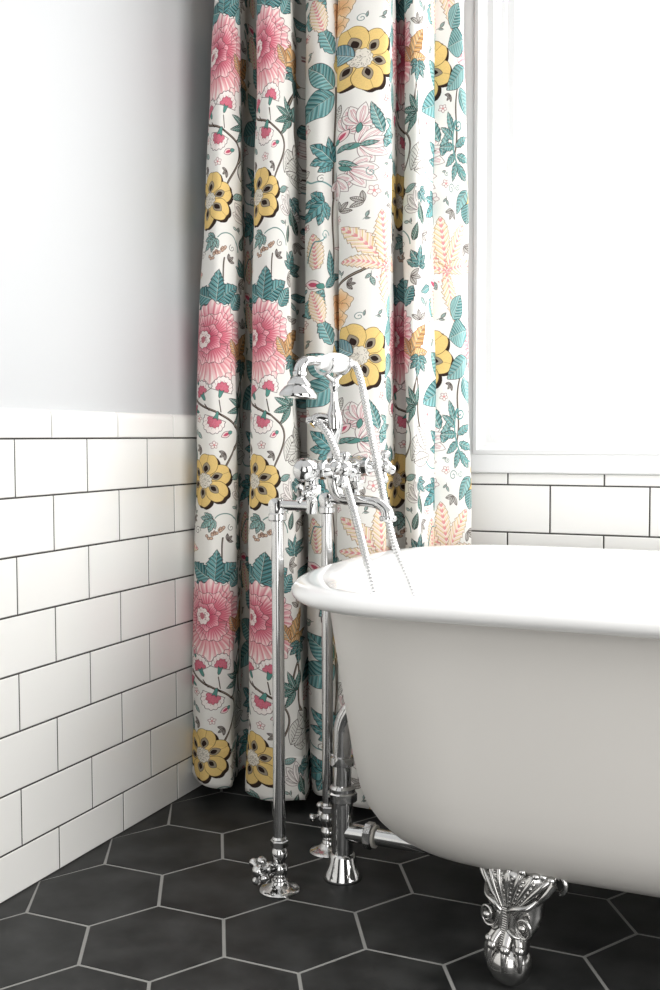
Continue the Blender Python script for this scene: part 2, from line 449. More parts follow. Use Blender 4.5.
    def cream(o, s=1.0):                           # peach blossom
        for dg in (10, 80, 150, 220, 290):
            petal(np.array(o, float), 30*s, 28*s, dg, (238, 190, 138), (250, 228, 196), .5, 3, C(140, 104, 72))
        for k in range(14):
            q = np.array(o) + rg.normal(0, 4, 2); stroke([q, q + 1], 1.1, C(196, 120, 90))

    TD, TL = (66, 128, 132), (146, 194, 194)
    # stems first
    branch((100, 232), (70, 258), (40, 262), (2, 288)); branch((100, 232), (128, 200), (92, 165), (80, 140))
    branch((100, 232), (120, 255), (118, 300), (132, 330)); branch((128, 345), (150, 300), (120, 262), (150, 210), 4)
    branch((240, 330), (246, 250), (228, 190), (236, 100), 4); branch((236, 100), (230, 40), (246, 0), (240, -40), 3)
    branch((256, 520), (285, 540), (300, 545), (338, 560), 4.5)
    branch((392, 330), (372, 280), (402, 240), (384, 190), 3)
    branch((60, 500), (80, 530), (70, 560), (76, 590), 2.4)
    # peony column
    leaf((50, 500), 62, 46, 152, TD, TL, teeth=6); leaf((56, 498), 64, 48, 32, TD, TL, teeth=6); leaf((54, 496), 70, 44, 84, TD, TL, teeth=6)
    leaf((44, 486), 52, 40, 205, TD, TL, teeth=5); leaf((98, 480), 46, 34, 60, TD, TL, teeth=5)
    peony((46, 412), 1.04)
    carnation((28, 296), 120); carnation((70, 302), 75, .98); carnation((58, 246), -110, 1.05); carnation((8, 262), 160, .8); bud((92, 214), 205); bud((12, 322), 110, .8)
    for p, q in (((34, 276), (44, 262)), ((66, 284), (70, 258)), ((64, 258), (72, 250))): stroke([p, q], 2.0, BROWN)
    yellow((34, 108), 54, 6, 20)
    leaf((2, 150), 34, 18, 100, TD, TL)
    lobed((52, 24), 38, 215, (112, 168, 164), (176, 210, 206)); leaf((96, 112), 30, 14, 20, (112, 168, 164), (180, 210, 206))
    stroke(bez((58, 26), (80, 48), (110, 30), (112, 0)), 2.2, C(110, 140, 134)); curl((12, -4), 10, 0, 1.4); curl((94, 4), 8, 2, 1.2)
    for k in range(16):
        q = (40 + k * 2.6 + rg.normal(0, 1.5), -16 + k * 1.3 + rg.normal(0, 3)); fill(scallop(1, 0, 3.2, 3.2, q, m=14), C(206, 178, 158)); stroke(scallop(1, 0, 3.2, 3.2, q, m=14), .8, C(96, 66, 56))
    # dark side column: orange leaf, ivy, outlined leaves
    leaf((112, 372), 80, 40, 58, (214, 150, 84), (240, 206, 160), teeth=4, ink=C(110, 64, 30)); leaf((114, 372), 52, 30, 12, (220, 160, 96), (240, 206, 160), teeth=3, ink=C(110, 64, 30)); leaf((112, 378), 44, 26, 120, (220, 150, 96), (240, 206, 160), teeth=3, ink=C(110, 64, 30))
    lobed((140, 372), 46, -98, (58, 110, 112), (120, 168, 166)); lobed((132, 560), 48, 80, (58, 110, 112), (120, 168, 166))
    for d in (15, 55, 95, 135, 175): leaf((128, 268), 46, 15, d + 60, (62, 112, 106), (120, 166, 156))
    lineleaf((112, 152), 66, 36, 62); lineleaf((120, 150), 60, 32, 12); lineleaf((136, 226), 60, 30, -60)
    lilyflower((132, 66), 100, .95, (90, 78, 74)); leaf((118, 6), 40, 16, 75, (50, 84, 74), (120, 150, 140)); leaf((150, 40), 50, 18, 110, (50, 84, 74), (120, 150, 140))
    lobed((138, 108), 34, -40, TD, TL)
    # leaf column
    leaf((236, 316), 92, 58, 208, (98, 160, 162), (164, 208, 208), teeth=0, veins=8); leaf((234, 330), 78, 50, 138, (98, 160, 162), (164, 208, 208), veins=8)
    leaf((178, 458), 66, 44, 62, (98, 160, 162), (164, 208, 208), teeth=5); leaf((232, 400), 62, 40, 120, (98, 160, 162), (164, 208, 208), teeth=5)
    plume((206, 446), 62, 105, 34); plume((196, 560), 66, 96, 30)
    lobed((234, 176), 66, 142, (66, 140, 144), (146, 196, 198)); lobed((214, 92), 64, 215, (66, 140, 144), (146, 196, 198))
    stroke(bez((236, 120), (200, 150), (190, 120), (168, 150)), 3, C(120, 160, 158)); curl((206, 140), 9, 1, 1.3); curl((214, 22), 12, 0, 1.3, 1.4, C(90, 140, 140))
    stroke(bez((214, 20), (190, -10), (196, 40), (178, -30)), 2.5, C(96, 146, 146))
    bud((206, 522), 160, 1.5); leaf((214, 520), 50, 20, 40, TD, TL); leaf((232, 540), 60, 24, 95, TD, TL); leaf((176, 520), 40, 18, 200, TD, TL)
    # yellow flower and plume column
    cream((262, 486), 1.0); cream((258, 452), .8)
    plume((352, 560), 98, 128, 40, .12); plume((352, 560), 96, 96, 36); plume((356, 560), 96, 62, 38, -.05); plume((356, 556), 84, 18, 34, -.25); plume((352, 552), 96, -78, 38, .05); plume((350, 556), 70, 160, 28, .2)
    for k in range(60):
        q = np.array((354, 556)) + rg.normal(0, 9, 2); stroke([q, q + rg.normal(0, 1.2, 2)], 1.6, C(226, 128, 134))
    yellow((300, 372), 62, 6, -12); leaf((290, 376), 60, 40, 150, (122, 172, 184), (176, 208, 214), veins=8)
    lilyflower((282, 226), 60, 1.0); lilyflower((296, 196), 8, 1.15); lilyflower((284, 150), -30, 1.0); lilyflower((258, 140), -80, .9); lilyflower((300, 236), 80, .85); bud((262, 210), 40, 1.3)
    for q in ((262, 190, 20), (268, 170, -30), (300, 196, 10)): leaf(q[:2], 34, 11, q[2], (92, 156, 150), (150, 196, 190), veins=4)
    leaf((340, 220), 66, 24, 110, (92, 164, 164), (190, 220, 218), teeth=6); leaf((344, 190), 60, 22, 70, (92, 164, 164), (190, 220, 218), teeth=6)
    lineleaf((250, 250), 42, 20, 60); curl((320, 140), 10, 2, 1.2, 1.6, C(130, 160, 156))
    # leaves and acanthus scroll on the right
    leaf((372, 452), 60, 50, 60, (112, 172, 172), (176, 212, 210), veins=8); leaf((420, 430), 66, 62, 195, (112, 172, 172), (176, 212, 210), veins=8); leaf((420, 372), 80, 46, 215, (112, 172, 172), (176, 212, 210), veins=8); leaf((404, 330), 60, 34, 290, (112, 172, 172), (176, 212, 210))
    for k, dg in enumerate((250, 215, 180, 145, 110)): leaf((392 - 4 * k, 176 + 16 * k), 44, 20, dg, (96, 158, 158), (160, 206, 204), teeth=4, veins=5)
    for k, dg in enumerate((-60, -20, 30)): leaf((396 - 4 * k, 172 + 18 * k), 42, 20, dg, (96, 158, 158), (160, 206, 204), teeth=4, veins=5)
    stroke(bez((420, 150), (384, 160), (366, 230), (388, 262)), 4, C(110, 160, 158)); curl((394, 252), 14, 2.4, 1.5, 2.6, C(96, 150, 150)); curl((372, 120), 12, 0, 1.4, 1.6, C(110, 140, 138)); curl((396, 124), 8, 3, 1.3, 1.4, C(110, 140, 138))
    leaf((420, 118), 60, 26, 240, (112, 172, 172), (176, 212, 210)); leaf((424, 90), 44, 26, 265, (112, 172, 172), (176, 212, 210))
    # small line-drawn sprigs wherever the ground is still bare
    base = np.array((240, 238, 233)) / 255.0
    for k in range(900):
        ox, oy = rg.rand() * PW, rg.rand() * PH; r = 15 if k < 500 else 10
        ys = (np.arange(int((oy - r) * S), int((oy + r) * S)) % NY)[:, None]; xs = (np.arange(int((ox - r) * S), int((ox + r) * S)) % NX)[None]
        if (np.abs(img[ys, xs] - base).max(2) > .09).mean() > .012: continue
        ang = rg.rand() * 360; pick = rg.randint(4); o = np.array((ox, oy)); u = np.array((math.cos(math.radians(ang)), math.sin(math.radians(ang))))
        if pick == 0:
            stroke([o - u * r, o + u * r * .3], .9, C(96, 110, 104)); leaf(o - u * r * .2, r * 1.3, r * .6, ang + 22, (120, 172, 168), (190, 216, 210), veins=4); leaf(o - u * r * .6, r * 1.0, r * .45, ang - 50, (120, 172, 168), (190, 216, 210), veins=4)
        elif pick == 1:
            for d in (-52, 0, 52): lineleaf(o - u * r * .6, r * 1.5, r * .65, ang + d)
        elif pick == 2:
            curl(o, r * .62, math.radians(ang), 1.4, 1.2, C(112, 136, 132)); leaf(o + u * r * .55, r * .8, r * .4, ang + 60, (120, 172, 168), (190, 216, 210), veins=3)
        else:
            for d in range(0, 360, 72):
                q = rotp(leafshape(1, r * .6, r * .8), math.radians(ang + d), o); fill(q, C(246, 236, 232)); stroke(np.concatenate([q, q[:1]]), .8, C(150, 108, 108))
            fill(scallop(1, 0, r * .2, r * .2, o, m=16), C(226, 150, 150))
    return np.clip(img, 0, 1)

# ------------------------------------------------------------------ the room
P_, L_, Z0 = .104, .20685, .80978            # tile row pitch, tile length, underside of the cap course
XR, YF = 2.7, -2.9                            # how far the tiled planes run
G = .0030                                     # wall grout joint
def tile_slab(mb, o, e1, e2, n, bev=.0015, h=.0035):
    """one tile: origin, two edge vectors and the outward normal; its face is slightly pillowed at the edge"""
    o, e1, e2, n = map(Vector, (o, e1, e2, n)); a, b_ = e1.normalized() * bev, e2.normalized() * bev
    base = [o, o + e1, o + e1 + e2, o + e2]
    mid = [p + n * h * .55 for p in base]
    top = [o + a + b_ + n * h, o + e1 - a + b_ + n * h, o + e1 + e2 - a - b_ + n * h, o + e2 + a - b_ + n * h]
    V = [[mb.bm.verts.new(p) for p in r] for r in (base, mid, top)]
    for r0, r1 in zip(V, V[1:]):
        for i in range(4): mb.face((r0[i], r0[(i+1) % 4], r1[(i+1) % 4], r1[i]))
    mb.face(V[2])

b_ = MB(); b_.box(-.14, XR, YF, .14, -.12, -.0010); floor = b_.build('floor', M['fgrout'], None, None); tag(floor, 'floor of dark hexagonal tiles with grey grout lines', 'floor', None, 'structure')
hx = MB(); S_ = .12908; g = .0029
for i in range(-3, 15):
    for j in range(-26, 26):
        cx, cy = .31987 + 1.5 * S_ * i, -.85904 + math.sqrt(3) * S_ * (j + i / 2)
        if not (-.12 < cx < XR and YF < cy < .12): continue
        rr = []
        for rad, z in ((S_ - g * 1.1547, -.004), (S_ - g * 1.1547, -.0006), (S_ - g * 1.1547 - .0008, 0)):
            rr.append([(min(max(cx + rad * math.cos(math.pi/3*k), -.001), XR), min(max(cy + rad * math.sin(math.pi/3*k), YF), .001), z) for k in range(6)])
        hx.rings(rr, True, False, True)
hx.build('hexagonal_tiles', M['hex'], floor, None)['kind'] = 'structure'

b_ = MB(); b_.box(-.14, -.008, YF, .14, -.006, 2.6); wl = b_.build('wall_left', M['paint'], None, None); tag(wl, 'left wall painted pale grey above white tiles', 'wall', None, 'structure')
b_ = MB(); b_.box(-.0079, -.0015, YF, .0, -.006, Z0 + .03); b_.build('grout_bed', M['grout'], wl, None)['kind'] = 'structure'
tl = MB(); YO = -.89641
for k in range(0, 8):
    z1 = Z0 - k * P_ - G/2; z0 = max(Z0 - (k+1) * P_ + G/2, .001)
    for h in range(-20, 10):
        y0 = YO + (h + (.5 if k % 2 == 0 else 0)) * L_ + G/2; y1 = y0 + L_ - G
        y0, y1 = max(y0, YF), min(y1, -.002)
        if y1 - y0 < .01: continue
        tile_slab(tl, (-.0035, y0, z0), (0, y1 - y0, 0), (0, 0, z1 - z0), (1, 0, 0))
tl.build('subway_tiles', M['tile'], wl, None)['kind'] = 'structure'
def cap(mb, a, d, n, length):
    """bullnose cap tile running along d, rounded at its top outer edge"""
    a, d, n = Vector(a), Vector(d), Vector(n); prof = [(-.0075, 0), (.001, 0), (.0025, .0015), (.0025, .038)]
    for k in range(7):
        t = k / 6 * math.pi / 2; prof.append((-.0075 + .010 * math.cos(t), .038 + .0135 * math.sin(t)))
    rr = []
    for s_ in (0, .0012, length - .0012, length):
        e = .0012 if s_ in (0, length) else 0
        rr.append([a + d * s_ + n * (o - (e if o > -.007 else 0)) + Vector((0, 0, h - (e if h > .03 else 0))) for o, h in prof])
    mb.rings(rr, True, True, True)
cp = MB()
for h in range(-20, 10):
    y0 = YO + h * L_ + G/2 - .005; y1 = min(y0 + L_ - G, -.002); y0 = max(y0, YF)
    if y1 - y0 > .01: cap(cp, (0, y0, Z0 + G/2), (0, 1, 0), (1, 0, 0), y1 - y0)
cp.build('bullnose_cap_tiles', M['tile'], wl, 20)['kind'] = 'structure'

# back wall with the window opening
WX0, WX1, WZ0, WZ1 = .640, 1.86, .806, 2.3
b_ = MB()
b_.box(-.008, WX0, .008, .14, -.006, 2.6); b_.box(WX1, XR, .008, .14, -.006, 2.6)
b_.box(WX0, WX1, .008, .14, -.006, WZ0); b_.box(WX0, WX1, .008, .14, WZ1, 2.6)
wb = b_.build('wall_back', M['paint'], None, None); tag(wb, 'back wall with white tiles below a window', 'wall', None, 'structure')
b_ = MB(); b_.box(0, XR, .0015, .0079, -.006, Z0 - .02); b_.build('grout_bed', M['grout'], wb, None)['kind'] = 'structure'
tb = MB(); XO = (.88386, .7699)
for k in range(0, 8):
    z1 = Z0 - k * P_ - G/2; z0 = max(Z0 - (k+1) * P_ + G/2, .001)
    if k == 0: z1 = .7305
    for h in range(-8, 12):
        x0 = XO[k % 2] + h * L_ + G/2; x1 = x0 + L_ - G
        x0, x1 = max(x0, .002), min(x1, XR)
        if x1 - x0 < .01: continue
        tile_slab(tb, (x0, .0035, z0), (x1 - x0, 0, 0), (0, 0, z1 - z0), (0, -1, 0))
tb.build('subway_tiles', M['tile'], wb, None)['kind'] = 'structure'

# window: picture-frame casing with a stepped profile, a recessed sash and a daylit pane
def frame_ring(mb, x0, x1, z0, z1, prof):
    """sweep a profile [(inset from outer edge, y)] round a rectangle with mitred corners"""
    rr = []
    for o, y in prof: rr.append([(x0 + o, y, z0 + o), (x1 - o, y, z0 + o), (x1 - o, y, z1 - o), (x0 + o, y, z1 - o)])
    rr.append(rr[0])
    mb.rings(rr, True, False, False)
win = MB(); frame_ring(win, WX0 - .078, WX1 + .078, WZ0 - .0745, WZ1 + .078, [(0, .009), (0, -.012), (.003, -.015), (.040, -.015), (.042, -.019), (.050, -.021), (.055, -.017), (.062, -.014), (.066, -.008), (.080, -.006), (.080, .02)])
window = win.build('window_1', M['white'], None, 30); tag(window, 'bright window in a white stepped frame', 'window', None, 'structure')
wf = MB(); frame_ring(wf, WX0, WX1, WZ0, WZ1, [(0, .10), (0, .008), (.012, .008), (.014, .014), (.022, .016), (.024, .024), (.040, .026), (.044, .034), (.046, .05), (.046, .10)])
wf.build('window_sash', M['white'], window, 30)['kind'] = 'structure'
wp = MB(); wp.box(WX0 + .04, WX1 - .04, .05, .056, WZ0 + .04, WZ1 - .04); wp.build('window_pane', M['pane'], window, None)['kind'] = 'structure'

# ------------------------------------------------------------------ bathtub
TX0, TX1, TYC, THW, TZ = .485, 2.00, -.505, .400, .587
def outline(inl, inr, hw, n_exp=2.6, a=.27, N=160):
    """plan outline: left end x, right end x, half width; blunt rounded ends (superellipse quarter-arcs)"""
    a = min(a, hw * .95); pts = []
    q = N // 4
    for sx, s0 in ((-1, 0), (1, 1)):
        for k in range(N // 2):
            th = -math.pi/2 + math.pi * k / (N // 2 - 1)
            c, s_ = math.cos(th), math.sin(th)
            ex = math.copysign(abs(c) ** (2 / n_exp), c); ey = math.copysign(abs(s_) ** (2 / n_exp), s_)
            if sx == -1: pts.append(((inl + a) - a * ex, TYC - hw * ey))
            else: pts.append(((inr - a) + a * ex, TYC + hw * ey))
    return pts
def tub_rings(levels):
    return [[(x, y, z) for x, y in outline(l, r, hw, ne, a)] for l, r, hw, z, ne, a in levels]
tub = thing('bathtub', 'white roll-top clawfoot bathtub on chrome feet standing on dark floor', 'bathtub', (1.24, TYC, 0))
def lev(ins, z, ne=2.6, a=.27): return (TX0 + ins, TX1 - ins, THW - ins, z, ne, max(a - ins * .2, .12))
# outer skin, from under the rim to the bottom: (inset at ends, inset at the sides, z)
skin = [(a_ - .012 * min(1, max(0, (z_ - .20) / .25)), a_, z_) for a_, z_ in ((.058, .570), (.062, .54), (.068, .49), (.076, .42), (.083, .35), (.089, .29), (.096, .245), (.104, .219), (.116, .197), (.132, .178), (.155, .163), (.19, .153), (.24, .147), (.31, .144), (.36, .143))]
b_ = MB(); b_.rings([[(x, y, z) for x, y in outline(TX0 + ie, TX1 - ie, THW - is_, 2.6 , .26)] for ie, is_, z in skin], True, False, True)
b_.build('tub_body', M['tubpaint'], tub, 60)
rim = []
rc, rr_ = (.024, TZ - .016), .0165
for k in range(17):
    t = math.radians(-90 - k * 180 / 16)       # rolled lip: from its underside out and over the top
    rim.append(lev(rc[0] + .024 * math.cos(t), rc[1] + rr_ * math.sin(t)))
inner = [(.060, TZ - .004), (.072, TZ - .014), (.080, TZ - .035), (.088, .50), (.100, .40), (.115, .30), (.14, .22), (.18, .175), (.24, .155), (.33, .150)]
b_ = MB(); b_.rings(tub_rings([lev(.060, TZ - .024), lev(.050, TZ - .028), lev(.036, TZ - .031)] + rim + [lev(i, z) for i, z in inner]), True, False, True)
b_.build('rim_and_basin', M['enamel'], tub, 60)

def claw_foot(px, py, side, end):
    """cast foot facing outward (side = -1 towards the camera): shell-ribbed top, spine, volutes, claw on a ball"""
    b_ = MB(); f = side; yaw = math.radians(24)
    F = Vector((end * math.sin(yaw), f * math.cos(yaw), 0)); LT = Vector((-F.y, F.x, 0)) * (1 if f < 0 else -1)
    def at(x, y, z): return Vector((px, py, z * 1.06)) + LT * x + F * y          # y outward
    secs = [(.034, .024, .020, .012), (.052, .028, .024, .009), (.066, .0275, .021, .004), (.076, .033, .023, .002), (.090, .041, .025, -.002), (.104, .044, .026, -.006), (.118, .043, .027, -.009), (.132, .049, .028, -.010), (.146, .056, .029, -.010), (.158, .061, .028, -.012), (.166, .064, .022, -.018), (.172, .060, .012, -.026)]
    rr = []
    NS = 72
    for z, wx, dy, oy in secs:
        ring = []
        t_up = max(0.0, (z - .100) / .066)
        for k in range(NS):
            th = 2 * math.pi * k / NS; c, s_ = math.cos(th), math.sin(th)
            d = 0.0
            if s_ > 0: d = .003 * t_up * (0.5 + .5 * math.cos(c * 3.1 * math.pi)) * s_
            ring.append(at(c * wx, oy + s_ * dy + d * 1.5, z + (0.004 * t_up * math.cos(c * 3.1 * math.pi) if s_ > 0 else 0)))
        rr.append(ring)
    b_.rings(rr)
    # fan ribs of the shell and their beaded grooves
    for k in range(7):
        u = (k - 3) / 3.0
        x1 = .061 * u; x0 = .010 * u
        pts = smooth_path([at(x0, .0185, .104), at(x0 + (x1 - x0) * .45, .0200 - .004 * u * u, .130), at(x0 + (x1 - x0) * .8, .0185 - .010 * u * u, .150), at(x1, .012 - .016 * u * u, .167 - .006 * abs(u))], 6)
        b_.tube(pts, [.0022 + .0030 * i / len(pts) for i in range(len(pts))], 10)
        b_.ball(pts[-1], .0066, 12, 8)
        if k < 6:
            um = (k - 2.5) / 3.0
            for q in range(6):
                t = .30 + q * .12
                b_.ball(at(.010*um + .046 * um * t, .0185 - .008 * um * um * t, .104 + .056 * t), .0017 + .0010 * t, 8, 6)
    # spine with rungs down the shin to the ball
    sp = smooth_path([at(.000, .024, .112), at(.001, .0245, .098), at(.001, .0265, .086), at(-.001, .0285, .074), at(-.004, .031, .062), at(-.006, .0335, .052)], 8)
    for off in (-.0042, .0042): b_.tube([p + LT * off for p in sp], .0016, 8)
    for i in range(0, len(sp), 2): b_.tube([sp[i] + (LT * -.004 + F * .0006), sp[i] + (LT * .004 + F * .0006)], .0016, 8)
    # volutes either side of the knee
    for sg in (-1, 1):
        pts = []
        for i in range(46):
            t = i / 45; a = math.radians(100 + 600 * t); r = .0185 * (1 - .80 * t)
            pts.append(at(sg * (.0325 + r * math.cos(a)), .0245 - .006 * (1 - t) + .004 * t, .094 + r * 1.15 * math.sin(a)))
        b_.tube(pts, [.0034 - .0014 * i / 45 for i in range(46)], 10)
        b_.ball(at(sg * .0325, .026, .094), .0062, 14, 8)
        b_.tube(smooth_path([at(sg * .006, .026, .108), at(sg * .020, .027, .117), at(sg * .036, .021, .121), at(sg * .046, .010, .131)], 6), [.003 + .002 * math.sin(math.pi * i / 18) for i in range(19)], 10)
        b_.tube(smooth_path([at(sg * .008, .028, .084), at(sg * .017, .0275, .0785), at(sg * .028, .020, .0765)], 6), .0026, 10)
        b_.tube(smooth_path([at(sg * .043, .006, .126), at(sg * .056, .004, .140), at(sg * .066, -.004, .156)], 6), [.004 + .003 * i / 12 for i in range(13)], 10)
        # curled ear behind the shell, against the tub
        pts = [at(sg * (.062 + .010 * math.cos(a)), -.024, .150 + .012 * math.sin(a)) for a in [math.radians(-80 + 30 * i) for i in range(10)]]
        b_.tube(pts, .0045, 10)
    # claws gripping the ball
    for ang in (-62, -22, 22, 62):
        a = math.radians(ang); sx, sy = math.sin(a), math.cos(a)
        pts = smooth_path([at(sx * .019, .006 + sy * .018, .078), at(sx * .030, .010 + sy * .029, .063), at(sx * .0350, .012 + sy * .0345, .047), at(sx * .0345, .012 + sy * .0345, .032)], 6)
        n = len(pts); b_.tube(pts, [.0078 * (1 - .70 * i / n) for i in range(n)], 12)
        b_.ball(pts[7], .0080, 12, 8)
    foot = b_.build('claw_foot', M['footchrome'], tub, 50)
    bb = MB(); bb.ball(at(0, .012, .0317), .0335, 36, 20); bb.build('ball', M['footchrome'], foot, 60)
    return foot
for fx, fy, sd, en in ((.884, -.752, -1, -1), (1.61, -.752, -1, 1), (.884, -.258, 1, -1), (1.61, -.258, 1, 1)): claw_foot(fx, fy, sd, en)

# ------------------------------------------------------------------ free-standing bath mixer
MX, YA, YB, YM, ZB = .486, -.606, -.410, -.508, .755      # mixer axis x, the two legs, the middle, body height
PX = .4195
tap = thing('bath_mixer_tap', 'tall chrome bath mixer on two floor standpipes beside the tub end', 'bath tap', (PX, YM, 0))
ch = M['chrome']
def cross_handle(c, axis, r, parent, name='cross_handle', tilt=0.0, k=1.0):
    """hub on a stem with four arms ending in round knobs"""
    b_ = MB(); c, a = Vector(c), Vector(axis).normalized(); u = a.orthogonal().normalized()
    u = Matrix.Rotation(tilt, 3, a) @ u; v = a.cross(u)
    b_.lathe([(.0001, -.016*k), (.0062*k, -.016*k), (.0062*k, -.006*k), (.0088*k, -.003*k), (.0095*k, .003*k), (.0082*k, .008*k), (.0052*k, .0105*k), (.0001, .0115*k)], c, a, 24)
    for d in (u, -u, v, -v):
        b_.lathe([(.0040*k, 0), (.0036*k, r*.42), (.0042*k, r*.55), (.0068*k, r*.72), (.0078*k, r*.88), (.0062*k, r*1.0), (.003*k, r*1.05), (.0001, r*1.06)], c, d, 16)
    return b_.build(name, ch, parent, 60)
PX0 = PX
for yy in (YA, YB):
    PX = PX0 + (.008 if yy == YB else 0)
    b_ = MB()
    b_.lathe([(.0108, .078), (.0108, .676)], (PX, yy, 0), (0, 0, 1), 32)
    leg = b_.build('standpipe', ch, tap)
    b_ = MB()                                               # floor flange
    b_.lathe([(.0001, .0), (.036, .0), (.0368, .0015), (.0360, .003), (.034, .0045), (.030, .0062), (.025, .008), (.021, .0098), (.018, .012), (.016, .0145), (.015, .018), (.0001, .018)], (PX, yy, 0), (0, 0, 1), 48)
    b_.build('floor_flange', ch, leg, 50)
    b_ = MB()                                               # stop valve: turned body, bonnet and collar nut
    b_.lathe([(.0001, .014), (.0125, .014), (.0128, .020), (.0105, .024), (.0135, .030), (.0150, .038), (.0135, .046), (.0095, .050), (.0100, .053), (.0142, .060), (.0150, .066), (.0135, .073), (.0105, .078), (.0001, .079)], (PX, yy, 0), (0, 0, 1), 32)
    hd = Vector((-.52, -.80, .05)).normalized() if yy == YA else Vector((-.62, .78, .22)).normalized()
    vz = .042 if yy == YA else .050
    b_.lathe([(.0001, 0), (.010, 0), (.010, .014), (.0125, .017), (.0125, .026), (.008, .029), (.0001, .030)], Vector((PX, yy, vz)), hd, 24)
    b_.build('stop_valve', ch, leg, 40)
    cross_handle(Vector((PX, yy, vz)) + hd * .042, hd, .0265, leg, 'valve_handle', .5, 1.12)
    b_ = MB(); b_.prism(6, .0165, (PX, yy, .079), (0, 0, 1), .013, .3); b_.lathe([(.0128, .0915), (.0135, .094), (.0108, .098)], (PX, yy, 0), (0, 0, 1), 24)
    b_.build('collar_nut', ch, leg, 25)
    b_ = MB(); b_.prism(10, .0165, (PX, yy, .664), (0, 0, 1), .014); b_.lathe([(.0001, .676), (.0135, .676), (.0145, .684), (.0145, .694), (.012, .702), (.0001, .705)], (PX, yy, 0), (0, 0, 1), 28)
    # swivel arm out to the mixer inlet
    b_.lathe([(.0105, 0), (.0095, .020), (.0088, .040), (.0100, MX - PX + .004)], (PX, yy, .692), (1, 0, 0), 24)
    b_.lathe([(.0001, -.0165), (.0075, -.0165), (.009, -.013), (.0125, -.012), (.0125, .012), (.009, .013), (.0001, .014)], (PX, yy, .692), (0, -1, 0), 24)
    b_.build('swivel_arm', ch, tap, 40)
    b_ = MB(); b_.lathe([(.0001, .678), (.0085, .678), (.0105, .683), (.0105, .702), (.008, .706), (.012, .712), (.0001, .712)], (MX, yy, 0), (0, 0, 1), 24)
    b_.prism(6, .0165, (MX, yy, .712), (0, 0, 1), .016, .2); b_.lathe([(.0001, .728), (.012, .728), (.0115, .736), (.013, .742), (.0001, .744)], (MX, yy, 0), (0, 0, 1), 24)
    b_.build('inlet_union', ch, tap, 30)
# small stop handle on the near inlet, facing out along the mixer
b_ = MB(); b_.lathe([(.0001, .008), (.0085, .008), (.0085, .018), (.0065, .021), (.0001, .022)], (MX + .003, YA, .715), (0, -1, 0), 24); b_.build('inlet_stop', ch, tap, 40)
cross_handle((MX + .004, YA - .032, .715), (.25, -1, 0), .020, tap, 'stop_handle', .0, .82)
# mixer body: turned bar between the valves
b_ = MB()
b_.lathe([(.0001, -.146), (.009, -.1445), (.0165, -.139), (.0205, -.129), (.0215, -.118), (.0195, -.106), (.015, -.094), (.0125, -.082), (.0115, -.060), (.014, -.052), (.014, -.046), (.0115, -.042), (.0115, -.026), (.018, -.018), (.0205, 0), (.018, .018), (.0115, .026), (.0115, .042), (.014, .046), (.014, .052), (.0115, .060), (.0125, .082), (.015, .094), (.0195, .106), (.0215, .118), (.0205, .129), (.0165, .139), (.009, .1445), (.0001, .146)], (MX, YM, ZB), (0, 1, 0), 40)
body = b_.build('mixer_body', ch, tap, 40)
for yy in (YA, YB):
    b_ = MB()                                               # bonnet and nut of each valve, facing the tub
    b_.lathe([(.0001, -.030), (.010, -.029), (.017, -.022), (.018, -.012), (.018, .006), (.0145, .013), (.0145, .017), (.0001, .017)], (MX, yy, ZB), (1, 0, 0), 32)
    b_.prism(8, .0168, (MX + .016, yy, ZB), (1, 0, 0), .013); b_.lathe([(.0125, .029), (.0105, .036), (.0075, .042), (.0001, .044)], (MX, yy, ZB), (1, 0, 0), 24)
    b_.build('valve_bonnet', ch, body, 30)
    cross_handle((MX + .060, yy, ZB), (1, -.15, .05), .030, tap, 'cross_handle', .55, 1.28)
# bath spout under the middle
b_ = MB()
sp = smooth_path([(MX, YM, ZB - .012), (MX + .001, YM, ZB - .032), (MX + .010, YM, ZB - .052), (MX + .032, YM, ZB - .057), (MX + .066, YM, ZB - .059), (MX + .088, YM, ZB - .064), (MX + .101, YM, ZB - .076), (MX + .104, YM, ZB - .090)], 6)
n = len(sp); b_.tube(sp, [.0145 - .0045 * min(1, i / 14) + .004 * max(0, (i - n + 10) / 10) for i in range(n)], 24)
b_.lathe([(.0135, 0), (.0155, .002), (.0155, .008), (.0135, .010), (.0001, .0102)], (MX + .1042, YM, ZB - .094), (0, 0, 1), 24)
b_.build('spout', ch, tap, 45)
# riser with the bulbous shoulder, hose elbow and forked cradle
b_ = MB()
b_.lathe([(.0001, .010), (.013, .012), (.0145, .020), (.012, .026), (.0075, .031), (.0070, .044), (.0095, .050), (.0130, .060), (.0155, .075), (.0150, .090), (.0115, .103), (.0080, .116), (.0066, .134), (.0070, .142), (.0095, .146), (.0095, .152), (.006, .157), (.0001, .158)], (MX, YM, ZB), (0, 0, 1), 32)
b_.build('riser', ch, tap, 45)
HA = Vector((-.20, -.98, -.04)).normalized()               # axis of the handset, mouth end first
CR = Vector((MX, YM, .945))
b_ = MB()
side = HA.cross(Vector((0, 0, 1))).normalized()
for q in (-.022, .030):
    o = CR + HA * q
    pts = [o + side * (.0205 * math.sin(t)) + Vector((0, 0, -.0205 * math.cos(t))) for t in [math.radians(-100 + 20 * i) for i in range(11)]]
    b_.tube(pts, .0030, 10); b_.ball(pts[0], .0042, 12, 8); b_.ball(pts[-1], .0042, 12, 8)
    b_.tube([o + Vector((0, 0, -.0205)), CR + Vector((0, 0, -.034))], [.0035, .0050], 12)
b_.ball(CR + Vector((0, 0, -.033)), .0085, 20, 12)
b_.build('handset_cradle', ch, tap, 60)
HE = Vector((MX - .026, YM - .014, ZB + .090))              # where the hose leaves the riser
b_ = MB(); b_.tube(smooth_path([(MX, YM, ZB + .078), (MX - .014, YM - .006, ZB + .088), tuple(HE), tuple(HE + Vector((-.010, -.008, -.010)))], 6), [.0100] * 19, 18)
